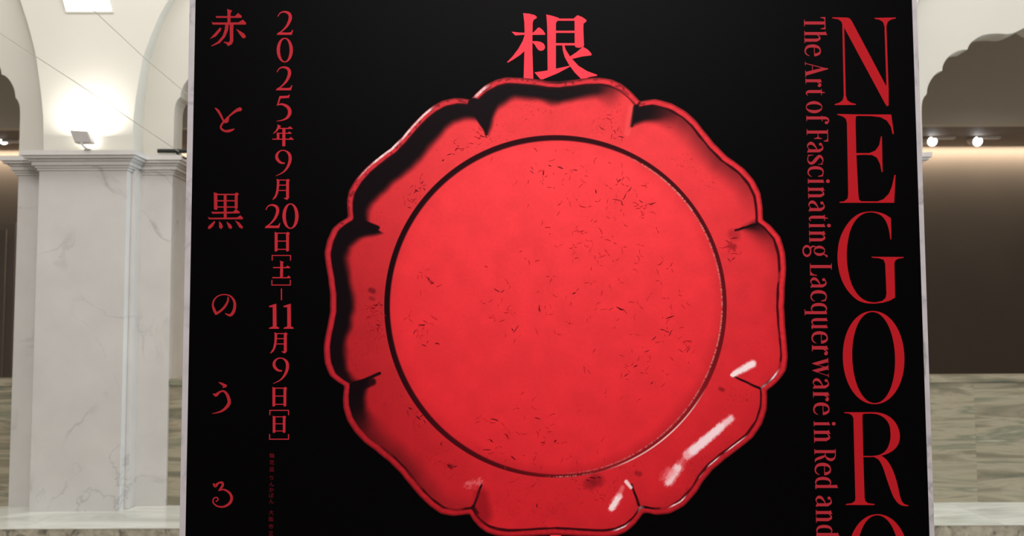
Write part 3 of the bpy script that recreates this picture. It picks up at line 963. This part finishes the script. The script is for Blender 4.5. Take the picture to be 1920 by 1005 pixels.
# ------------------------------------------------------------------ printed picture of the tray
CX, CY = 1041.5, 574.5
outline = [(882, 187), (891.7, 175.8), (908, 161), (929, 149.8), (948, 145), (975, 146), (1000, 148), (1027, 152), (1048, 152.5), (1075, 149.8), (1100, 146.7), (1125, 145.6), (1146, 148.8), (1166.7, 158),
           (1183, 171.7), (1192, 181), (1200.5, 190.5), (1208, 188.3), (1228.8, 185.5), (1258.7, 193.5), (1285.5, 208.5), (1305, 226), (1318, 243), (1339, 268.8), (1363, 293), (1396, 317), (1413.9, 338),
           (1425.8, 362), (1429.7, 388), (1430.5, 412), (1443.7, 421.5), (1463, 443.9), (1472, 473.7), (1474, 503.6), (1471.2, 539), (1470, 575), (1472, 611), (1475, 641), (1477, 670.7), (1473.6, 694.6),
           (1463, 710), (1452.7, 721), (1437.8, 732), (1438.5, 745), (1437.5, 767.7), (1429, 794.6), (1411, 821), (1384, 842.5), (1360, 860.5), (1336, 881), (1318, 903), (1306, 923), (1282.5, 949), (1255.7, 963),
           (1230, 965.5), (1212.5, 961.5), (1205.5, 963), (1191.7, 982), (1175, 996.7), (1158, 1004), (1135, 1007), (1100, 1006), (1070, 1004), (1040, 1002.8), (1010, 1004), (980, 1006), (950, 1007), (929, 1004),
           (912.5, 998.7), (898, 988), (886.5, 974.8), (880.5, 964), (867.6, 965.5), (849.7, 967.7), (825.8, 963), (805, 948), (785.5, 929), (769, 909.5), (751, 887), (730, 866), (703, 844), (682.5, 829),
           (664.6, 809.5), (651, 788.6), (643.7, 764.7), (642.8, 746.8), (645.5, 723.5), (634, 717), (618, 704), (609, 681), (606.8, 653), (609, 635), (614, 611), (619, 584), (619, 551), (615, 518.5), (610, 490), (608.3, 474),
           (613.5, 450), (623.5, 428), (636, 417), (652.5, 407), (650.8, 390), (650.8, 374), (654.5, 357), (667, 336), (685.5, 315), (709, 295.7), (733, 277.8), (753, 258), (766, 242), (781, 225.5), (796, 210.6),
           (811, 198.7), (829, 188.8), (852.7, 183.7), (867, 184.2)]
NT, NR = 1600, 300
ol = np.array(outline)
oa = np.arctan2(ol[:, 0] - CX, -(ol[:, 1] - CY))       # clockwise from the top
orr = np.hypot(ol[:, 0] - CX, ol[:, 1] - CY)
idx = np.argsort(oa)
oa, orr = oa[idx], orr[idx]
th = -np.pi + 2 * np.pi * np.arange(NT) / NT
rout = np.interp(th, np.r_[oa - 2 * np.pi, oa, oa + 2 * np.pi], np.r_[orr, orr, orr])
ker = np.array([1, 2, 3, 2, 1.]); ker /= ker.sum()
rout = np.convolve(np.r_[rout[-2:], rout, rout[:2]], ker, 'valid')

# radial rows: disc 0..308, ring 308..324 fine, lip, rim fine
frac = np.r_[np.linspace(0.004, 0.94, 110), np.linspace(0.943, 1.012, 44)]
rin = frac[:, None] * 320.0 * np.ones(NT)[None, :]
nl = np.linspace(0, 1, 90)[1:]
lip0 = 1.012 * 320
lip = lip0 + (rout[None, :] - 14 - lip0) * nl[:, None]
rim = (rout[None, :] - 14) + 14 * np.linspace(0, 1, 22)[1:, None]
RR = np.vstack([rin, lip, rim])
NRW = RR.shape[0]
TH = np.broadcast_to(th, RR.shape)
X = CX + RR * np.sin(TH)
Yp = CY - RR * np.cos(TH)
A = np.degrees(TH)
RO = np.broadcast_to(rout, RR.shape)
D = RO - 12 - RR             # distance inward from the inner edge of the rim band

rng = np.random.default_rng(5)


def vnoise(x, y, s, seed):
    r = np.random.default_rng(seed).random((260, 260))
    gx, gy = (x / s) % 259, (y / s) % 259
    i, j = gx.astype(int), gy.astype(int)
    fx, fy = gx - i, gy - j
    fx, fy = fx * fx * (3 - 2 * fx), fy * fy * (3 - 2 * fy)
    i2, j2 = np.minimum(i + 1, 259), np.minimum(j + 1, 259)
    return (r[i, j] * (1 - fx) + r[i2, j] * fx) * (1 - fy) + (r[i, j2] * (1 - fx) + r[i2, j2] * fx) * fy


def sstep(a, b, x):
    t = np.clip((x - a) / (b - a), 0, 1)
    return t * t * (3 - 2 * t)


def mixc(c, col, a):
    return c * (1 - a[..., None]) + np.array(col, float) * a[..., None]


# colours of the tray picture: brighter towards the top, darker to the sides
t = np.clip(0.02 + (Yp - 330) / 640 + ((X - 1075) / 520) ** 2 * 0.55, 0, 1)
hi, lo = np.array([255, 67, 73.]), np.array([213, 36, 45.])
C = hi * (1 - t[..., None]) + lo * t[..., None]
lipm = sstep(318, 324, RR)
left = np.clip((950 - X) / 330, 0, 1) * np.clip((Yp - 200) / 350, 0.25, 1)
C = C * (1 - (lipm * (0.05 + 0.17 * left))[..., None])
C *= (1 + 0.035 * (vnoise(X, Yp, 3.0, 1) - 0.5) + 0.05 * (vnoise(X, Yp, 24.0, 2) - 0.5))[..., None]

# shade under the upturned rim of the photographed tray, by lobe
sh = [(-180, 4, 0.0), (-158, 4, 0.0), (-157, 6, 0.15), (-148, 6, 0.25), (-140, 8, 0.42), (-130, 8, 0.42), (-124, 12, 0.5), (-120, 22, 0.8), (-117, 27, 0.97), (-113, 32, 1.0), (-111.2, 34, 1.0),
      (-110.3, 8, 0.9), (-108, 16, 0.95), (-104, 23, 1.0), (-96, 27, 1.0), (-88, 28, 1.0), (-80, 25, 1.0), (-74, 28, 1.0), (-71, 38, 1.0), (-68, 52, 1.0), (-67, 56, 1.0), (-66, 24, 1.0), (-63, 28, 1.0), (-56, 38, 1.0), (-48, 38, 1.0),
      (-40, 36, 1.0), (-33, 34, 1.0), (-27, 28, 1.0), (-23, 26, 1.0), (-21.5, 58, 1.0), (-19, 50, 1.0), (-16, 33, 1.0), (-11, 21, 1.0), (-5, 21, 1.0), (1, 25, 1.0), (7, 21, 0.97), (11, 18, 0.9), (15, 12, 0.5), (18, 4, 0.05), (21.5, 2, 0.0),
      (23, 34, 1.0), (26, 30, 0.97), (29, 22, 0.8), (33, 10, 0.55), (38, 8, 0.45), (46, 8, 0.5), (54, 8, 0.45), (60, 6, 0.3), (66, 3, 0.05), (68, 22, 0.85), (70, 16, 0.6), (74, 8, 0.3), (80, 4, 0.12), (95, 3, 0.05), (110, 3, 0.05), (130, 4, 0.08), (158, 4, 0.1), (180, 4, 0)]
sa = [s[0] for s in sh]
Wd = np.interp(A, sa, [s[1] for s in sh])
St = np.interp(A, sa, [s[2] for s in sh])
soft = 26.0 - 16.0 * sstep(0.45, 0.98, St)
Wn = Wd + 5 * (vnoise(X, Yp, 22, 7) - 0.5)
al = (1 - sstep(Wn - soft * 0.5, Wn + soft * 1.4, D)) * St * (D > -1)
C = mixc(C, (15, 5, 9), al)

# wear specks along the lip
sp = sstep(0.80, 0.93, vnoise(X, Yp, 2.2, 11)) * sstep(0.6, 0.85, vnoise(X, Yp, 34, 12)) * 0.28
C = mixc(C, (90, 10, 20), sp * (lipm * 0.9 + 0.1))

# rim band
band = sstep(1.0, -1.0, D) if False else (1 - sstep(-1.2, 1.2, D))
rc_a = [-180, -150, -120, -100, -70, -45, -25, 0, 25, 60, 90, 120, 150, 180]
rcR = [186, 178, 168, 186, 190, 212, 215, 222, 232, 226, 214, 190, 178, 186]
rcG = [30, 27, 28, 34, 40, 48, 52, 50, 52, 46, 40, 32, 28, 30]
rcB = [40, 36, 38, 46, 50, 58, 60, 60, 62, 56, 50, 42, 38, 40]
rcol = np.stack([np.interp(A, rc_a, v) for v in (rcR, rcG, rcB)], -1)
pr = np.clip(-D / 12.0, 0, 1)
shade = 1.0 - 0.45 * sstep(0.55, 1.0, pr) - 0.12 * (1 - sstep(0.0, 0.35, pr))
wn = vnoise(X, Yp, 5, 21)
shade *= 1 + 0.12 * (wn - 0.5)
C = C * (1 - band[..., None]) + rcol * shade[..., None] * band[..., None]
# worn dark marks on the top of the rim
dm = sstep(0.64, 0.74, vnoise(A * 14, D * 2.2, 9, 23)) * band * ((np.abs(A) < 24) | ((A < -24) & (A > -70))) * (1 - np.abs(pr - 0.5) * 1.6).clip(0, 1)
C = mixc(C, (60, 10, 18), dm * 0.5)
dip = np.exp(-((A - 0.8) / 3.6) ** 2) * sstep(0.45, 0.7, pr)
C = mixc(C, (52, 12, 20), dip * 0.8)
# thin dark line inside the rim
lw = 1.3 + 1.3 * vnoise(A * 30 + 6000, A * 0, 70, 31)
ls = np.interp(A, [-180, -150, -147.5, -147, -130, -128, -110, -70, 20, 30, 100, 105, 112, 150, 152, 153, 157, 180], [.9, .9, .9, .85, .8, .1, .1, .2, .85, .95, .85, .8, .9, .7, .1, .85, .95, .9])
gap = 0.35 + 0.65 * sstep(0.12, 0.3, vnoise(A * 40 + 9000, A * 0 + 7, 150, 33))
line = (1 - sstep(lw * 0.6, lw * 1.5, np.abs(D - 1.0))) * ls * gap
C = mixc(C, (46, 4, 10), line)
# white glints along the line and the rim
def arc_glint(a0, a1, d0, wd, amt, col=(250, 226, 226)):
    global C
    m = sstep(a0 - 1, a0 + 1.5, A) * (1 - sstep(a1 - 1.5, a1 + 1, A)) * (1 - sstep(wd * 0.5, wd * 1.3, np.abs(D - d0))) * amt
    C = mixc(C, col, m * (0.65 + 0.5 * vnoise(A * 30, D * 3, 12, 41)).clip(0, 1))
for g_ in ((-52, -43, -9.5, 2.4, 1.0), (-43, -31.5, -9.0, 2.3, 0.95), (-57, -50, -9, 1.6, 0.6), (-21.5, -16.8, -8, 3.2, 0.9), (106, 109.5, 0.5, 2.2, 0.9), (124.5, 130.5, -1.2, 1.4, 0.9), (132.5, 136.5, -1.2, 1.5, 0.9), (138.5, 140, -1.4, 1.1, 0.6),
           (145.5, 150.5, -1.2, 1.6, 0.9), (161.5, 165.5, -1.4, 1.7, 0.9), (110.2, 111.6, 0.5, 2.6, 0.9), (156.6, 157.8, 0.5, 3, 0.9)):
    arc_glint(*g_)

# the ring around the flat of the tray
tb = np.interp(A, [-180, -150, -120, -90, -50, -20, 0, 25, 50, 90, 110, 130, 150, 165, 180], [5, 8, 9.5, 9.5, 9.5, 9.5, 9, 7.5, 6.5, 7, 8, 7.5, 6, 4.5, 5])
q = 320.5 - RR
ringm = sstep(-1.6, 0.6, q) * (1 - sstep(tb - 1.5, tb + 2.5, q))
ra = np.interp(A, [-180, -160, -140, -100, 20, 40, 75, 100, 118, 130, 160, 180], [.75, .92, .97, 1, 1, .98, .92, .9, .85, .68, .6, .75])
rk = np.stack([np.interp(A, [-180, -140, -90, 0, 60, 120, 180], v) for v in ([70, 60, 24, 46, 70, 104, 70], [8, 8, 4, 4, 10, 18, 8], [14, 16, 9, 12, 18, 24, 14])], -1)
ringm = ringm * ra
C = C * (1 - ringm[..., None]) + rk * ringm[..., None]
soft_in = (1 - sstep(tb, tb + 26, q)) * (q > tb) * np.interp(A, [-180, -120, -60, 0, 40, 90, 130, 180], [.22, .06, .1, .05, .1, .16, .24, .22])
C = mixc(C, (120, 14, 24), soft_in)
bead = (1 - sstep(0.8, 2.2, np.abs(q - tb - 1.2))) * np.interp(A, [-180, 22, 30, 48, 70, 100, 118, 160, 172, 180], [0, 0, .5, .85, .6, .7, .6, .45, .3, .1]) * sstep(0.3, 0.6, vnoise(A * 60, q * 2, 14, 51))
C = mixc(C, (206, 148, 136), bead)
edgeg = (1 - sstep(0.7, 1.9, np.abs(q + 0.2))) * np.interp(A, [-180, 118, 126, 140, 155, 163, 180], [0, 0, .7, .95, .75, .1, 0])
C = mixc(C, (244, 206, 202), edgeg)
dots = (1 - sstep(0.6, 1.8, np.abs(q - 1))) * sstep(0.55, 0.7, vnoise(A * 90, q, 15, 53)) * np.interp(A, [-180, -176, 165, 170, 180], [.8, 0, 0, .6, .8])
C = mixc(C, (226, 160, 150), dots)


def seg(p, q_, w0, w1, col, amt, softn=1.5, rag=0.0):
    """tapered soft mark from p to q"""
    global C
    p, q_ = np.array(p, float), np.array(q_, float)
    d = q_ - p
    L2 = d @ d
    u = np.clip(((X - p[0]) * d[0] + (Yp - p[1]) * d[1]) / L2, 0, 1)
    dist = np.hypot(X - p[0] - u * d[0], Yp - p[1] - u * d[1])
    wd = w0 + (w1 - w0) * u
    if rag:
        dist = dist + rag * (vnoise(X + Yp * 0.8, Yp * 0.35 - X * 0.3, 1.7, 61) - 0.35) * 2 + rag * (vnoise(X, Yp, 6, 62) - 0.5)
    C = mixc(C, col, (1 - sstep(wd, wd + softn, dist)) * amt)


BK = (18, 4, 9)
# creases where the lobes meet
seg((889, 196), (908, 236), 11, 3.2, BK, 1.0, 3); seg((906, 232), (912, 252), 3, 1.2, BK, 0.9, 2)
seg((1193, 203), (1184, 236), 5.5, 1.6, BK, 1.0, 2.5); seg((1183, 202), (1176, 250), 2.6, 3.5, (255, 92, 92), 0.45, 5)
seg((1418, 420), (1379, 432), 1.8, 1.5, BK, 0.95, 1.2)
seg((1424, 728), (1372, 704), 1.7, 1.2, BK, 0.9, 1.2)
seg((1198, 947), (1184, 908), 1.8, 1.2, BK, 0.9, 1.2)
seg((889, 948), (903, 908), 1.9, 1.3, BK, 0.9, 1.2); seg((887, 950), (895, 962), 2.4, 2, BK, 0.8, 2)
seg((658, 723), (712, 700), 2.2, 2.0, BK, 0.95, 1.6); seg((664, 730), (698, 716), 5, 4, BK, 0.85, 6)
seg((668, 414), (708, 427), 5, 2.6, BK, 1.0, 3)
seg((884, 187), (896, 197), 1.2, 1.5, BK, 0.6, 1.5); seg((1199, 193), (1192, 203), 1.5, 2.5, BK, 0.7, 1.5)
seg((1210, 951), (1226, 953), 1.8, 0.8, BK, 0.8, 1)
# shading beside the lower left crease of the bottom lobe, dark smudges
seg((903, 930), (905, 965), 3, 7, (110, 10, 20), 0.5, 18)
for x_, y_, r_, a_ in ((1118, 900, 9, .35), (1105, 908, 8, .3), (697, 545, 4, .5), (697, 560, 3, .3), (1372, 462, 5, .35), (1352, 730, 3, .4), (1196, 888, 4, .3), (844, 874, 3, .5), (1376, 440, 8, .25)):
    seg((x_ - 2, y_ - 1), (x_ + 3, y_ + 1), r_ * .4, r_ * .4, (60, 6, 14), a_, r_ * 1.5)
# glossy reflections in the photographed lacquer
HW = (252, 226, 228)
seg((1377, 701), (1411, 682), 2.6, 4.0, HW, 1.0, 6, 0.9); seg((1374, 704), (1372, 703), 2, 2, HW, 1, 2)
seg((1370, 785), (1290, 852), 2.6, 5.0, (247, 200, 206), 0.95, 8, 1.6); seg((1352, 800), (1300, 845), 4.2, 5.4, (250, 218, 224), 0.9, 6, 1.2)
seg((1288, 853), (1274, 872), 2.5, 2, (240, 140, 146), 0.6, 9, 4)
seg((1270, 878), (1253, 904), 4.4, 4.0, (248, 208, 212), 0.95, 9, 2.0); seg((1256, 884), (1246, 896), 5, 4, (240, 120, 128), 0.6, 9, 3)
seg((1160, 931), (1147, 952), 3.2, 3.8, HW, 0.97, 6, 1.8); seg((1174, 903), (1183, 914), 2.0, 1.4, HW, 0.9, 3); seg((1167, 914), (1161, 928), 1.5, 2, (245, 150, 150), 0.5, 5)
seg((880, 908), (898, 904), 3.0, 2.0, (246, 150, 150), 0.5, 9, 5)
C = np.clip(C, 0, 255)


def lin_np(c):
    c = c / 255.0
    return np.where(c <= 0.04045, c / 12.92, ((c + 0.055) / 1.055) ** 2.4)


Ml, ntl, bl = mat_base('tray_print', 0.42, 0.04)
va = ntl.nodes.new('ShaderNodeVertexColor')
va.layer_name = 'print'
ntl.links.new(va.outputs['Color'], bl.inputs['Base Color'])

# pixel -> sheet, vectorised
cm = np.array(CM)
dv = np.stack([(X - 960) / F, -(Yp - 502.5) / F, -np.ones_like(X)], -1) @ cm.T
kk = YS / dv[..., 1]
base = np.array(sign.location)
PW = np.stack([dv[..., 0] * kk, np.full_like(kk, YS - 0.0006), CAMLOC.z + dv[..., 2] * kk], -1) - base
cen = np.array(onp(CX, CY, 0.0006)) - base
V = np.vstack([PW.reshape(-1, 3), cen[None]])
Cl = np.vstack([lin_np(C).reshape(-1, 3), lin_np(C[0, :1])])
ii = np.arange(NRW - 1)[:, None] * NT
jj = np.arange(NT)[None, :]
j2 = (jj + 1) % NT
quads = np.stack([ii + jj, ii + NT + jj, ii + NT + j2, ii + j2], -1).reshape(-1, 4)
tris = np.stack([np.full(NT, NRW * NT), np.arange(NT), (np.arange(NT) + 1) % NT], -1)
me = bpy.data.meshes.new('tray_picture')
me.vertices.add(len(V))
me.vertices.foreach_set('co', V.astype(np.float32).ravel())
nq, n3 = len(quads), len(tris)
me.loops.add(nq * 4 + n3 * 3)
me.loops.foreach_set('vertex_index', np.r_[quads.ravel(), tris.ravel()].astype(np.int32))
me.polygons.add(nq + n3)
me.polygons.foreach_set('loop_start', np.r_[np.arange(nq) * 4, nq * 4 + np.arange(n3) * 3].astype(np.int32))
me.polygons.foreach_set('loop_total', np.r_[np.full(nq, 4), np.full(n3, 3)].astype(np.int32))
me.update(calc_edges=True)
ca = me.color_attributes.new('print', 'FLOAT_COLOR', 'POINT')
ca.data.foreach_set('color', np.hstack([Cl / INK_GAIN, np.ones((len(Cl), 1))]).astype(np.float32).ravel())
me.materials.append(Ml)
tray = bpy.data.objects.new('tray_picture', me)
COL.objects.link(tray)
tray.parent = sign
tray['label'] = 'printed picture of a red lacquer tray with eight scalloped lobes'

# crackle of the old lacquer
random.seed(8)
ck, ckf = Glyph(), Glyph()


def crack(g, x, y, ang, L, wmax, wob=0.7):
    n = max(3, int(L / 3))
    pts = []
    for i in range(n + 1):
        f = i / n
        pts.append((x, y, wmax * (0.25 + 0.75 * math.sin(math.pi * f) ** 0.7) * random.uniform(0.7, 1.2)))
        ang += random.uniform(-wob, wob)
        x += math.cos(ang) * L / n
        y += math.sin(ang) * L / n
    g.stroke(pts, 2, caps=False)
    return x, y, ang


named = [(1155, 575, 0.25, 16, 3.2), (1168, 578, 0.9, 14, 1.2), (1150, 577, 2.4, 10, 1.2), (926, 541, 0.5, 13, 1.8), (939, 549, -0.75, 9, 1.6), (801, 519, 0.9, 9, 2.0), (803, 527, 0.3, 12, 1.8), (806, 533, -0.4, 9, 1.6),
         (784, 609, -0.2, 14, 2.8), (780, 618, 2.2, 10, 1.6), (790, 646, 0.2, 10, 1.8), (800, 644, -0.9, 6, 1.4), (816, 644, 0.3, 8, 2.0), (1012, 571, 1.6, 14, 1.8), (1010, 574, 1.4, 12, 1.6), (962, 624, -0.7, 18, 1.5), (959, 616, 0.8, 6, 2.0),
         (1028, 310, 0.1, 6, 2.2), (1019, 320, 1.5, 9, 2.4), (1045, 312, 0.2, 12, 2.2), (1075, 318, 0.2, 8, 1.8), (996, 312, 1.0, 8, 1.4), (994, 320, 0.6, 9, 1.4), (1158, 342, -0.7, 9, 2.0), (1116, 355, 1.1, 9, 2.0), (1184, 350, 2.2, 14, 1.6),
         (1174, 362, 2.1, 14, 1.3), (1198, 375, 0.8, 9, 1.6), (1216, 383, 0, 14, 1.8), (1148, 374, 0.2, 18, 1.2), (1166, 375, 1.8, 12, 1.2), (1073, 552, -0.7, 8, 2.0), (1080, 546, -0.8, 8, 1.0), (1238, 617, 0.3, 9, 1.6), (1246, 620, 0.6, 10, 1.4),
         (1254, 630, -0.8, 14, 1.6), (1248, 597, 0.05, 17, 1.8), (1222, 638, -0.6, 12, 1.4), (1294, 651, 2.4, 12, 1.6), (1188, 688, -0.5, 8, 2.0), (1170, 706, -0.6, 10, 1.4), (1220, 720, -0.8, 6, 1.8), (1208, 660, -0.4, 10, 1.2), (920, 785, 0.45, 16, 2.0),
         (946, 813, 0.4, 14, 1.8), (919, 824, 0.6, 8, 2.2), (958, 855, 0.7, 12, 2.4), (905, 843, 0.1, 16, 1.6), (1002, 783, 0.05, 12, 1.6), (1039, 830, -1.3, 7, 2.2), (1014, 830, 0.0, 8, 1.6), (790, 345, -0.8, 7, 1.6), (853, 283, -1.0, 9, 1.8),
         (838, 291, -0.4, 10, 1.4), (829, 302, -0.8, 5, 2.2), (778, 355, 0.9, 8, 2.2), (776, 362, -0.7, 8, 1.8), (794, 352, 0.8, 6, 1.8), (764, 388, 0.3, 8, 1.2), (705, 608, 0.1, 8, 2), (699, 572, 0.05, 10, 1.6), (712, 571, 0.1, 6, 1.8),
         (766, 764, 0.6, 8, 2.2), (780, 779, 0.9, 12, 2.4), (787, 782, -0.6, 9, 1.6), (763, 770, 1.1, 10, 1.6), (794, 787, 0.9, 8, 1.4), (825, 835, -0.8, 8, 1.6), (838, 871, 0.8, 14, 1.8), (850, 876, -0.3, 8, 1.6), (900, 254, 0.5, 12, 1.6), (908, 250, 1.0, 11, 1.6),
         (1160, 256, 0.1, 10, 1.4), (1152, 243, 1.2, 8, 1.2), (1124, 238, 0.4, 10, 1.2), (1006, 944, 1.4, 8, 2.4), (1105, 895, 0.1, 14, 2.0), (1120, 893, 0.3, 8, 2.2), (1098, 899, 0.2, 8, 1.8), (1360, 450, 0.5, 10, 1.4), (1369, 448, -0.4, 14, 1.4), (1364, 484, 0.8, 10, 1.2), (1372, 488, -0.9, 8, 1.4)]
for x, y, a, L, wd in named:
    crack(ck, x, y, a, L, wd * 0.85, 0.25)
clusters = [(1030, 320, 55, 30), (1180, 365, 60, 45), (1120, 440, 80, 40), (1090, 520, 110, 60), (1230, 560, 60, 26), (800, 530, 22, 12), (795, 625, 30, 22), (950, 560, 60, 20), (1000, 600, 50, 16), (1240, 640, 60, 34), (1190, 700, 50, 20), (930, 800, 60, 26), (1010, 825, 70, 34), (1080, 860, 60, 20),
            (790, 355, 28, 26), (850, 290, 24, 14), (770, 385, 18, 12), (702, 580, 14, 34), (705, 620, 14, 26), (780, 775, 22, 16), (840, 868, 14, 10), (1140, 905, 50, 26), (1000, 905, 40, 20), (1366, 470, 14, 16), (905, 252, 10, 10), (1155, 252, 22, 14), (1080, 340, 120, 40)]
for cx, cy, s, n in clusters:
    for _ in range(int(n * 0.62)):
        x, y = random.gauss(cx, s * 0.6), random.gauss(cy, s * 0.6)
        r = math.hypot(x - CX, y - CY)
        if 300 < r < 328 or r > 402:
            continue
        a = random.uniform(0, 6.28)
        x, y, a = crack(ckf, x, y, a, random.uniform(4, 15), random.uniform(0.5, 1.3), 0.6)
        if random.random() < 0.4:
            crack(ckf, x, y, a + random.choice((-1, 1)) * random.uniform(0.6, 1.3), random.uniform(3, 9), random.uniform(0.5, 1.1), 0.5)
for g, nm, col in ((ck, 'crackle_mark', (84, 8, 20)), (ckf, 'fine_crackle', (178, 24, 37))):
    o = put(g, nm, mat_ink(nm + '_ink', col), lambda x, y: (x, y), 0.0008, tray)
    o['kind'] = 'stuff'
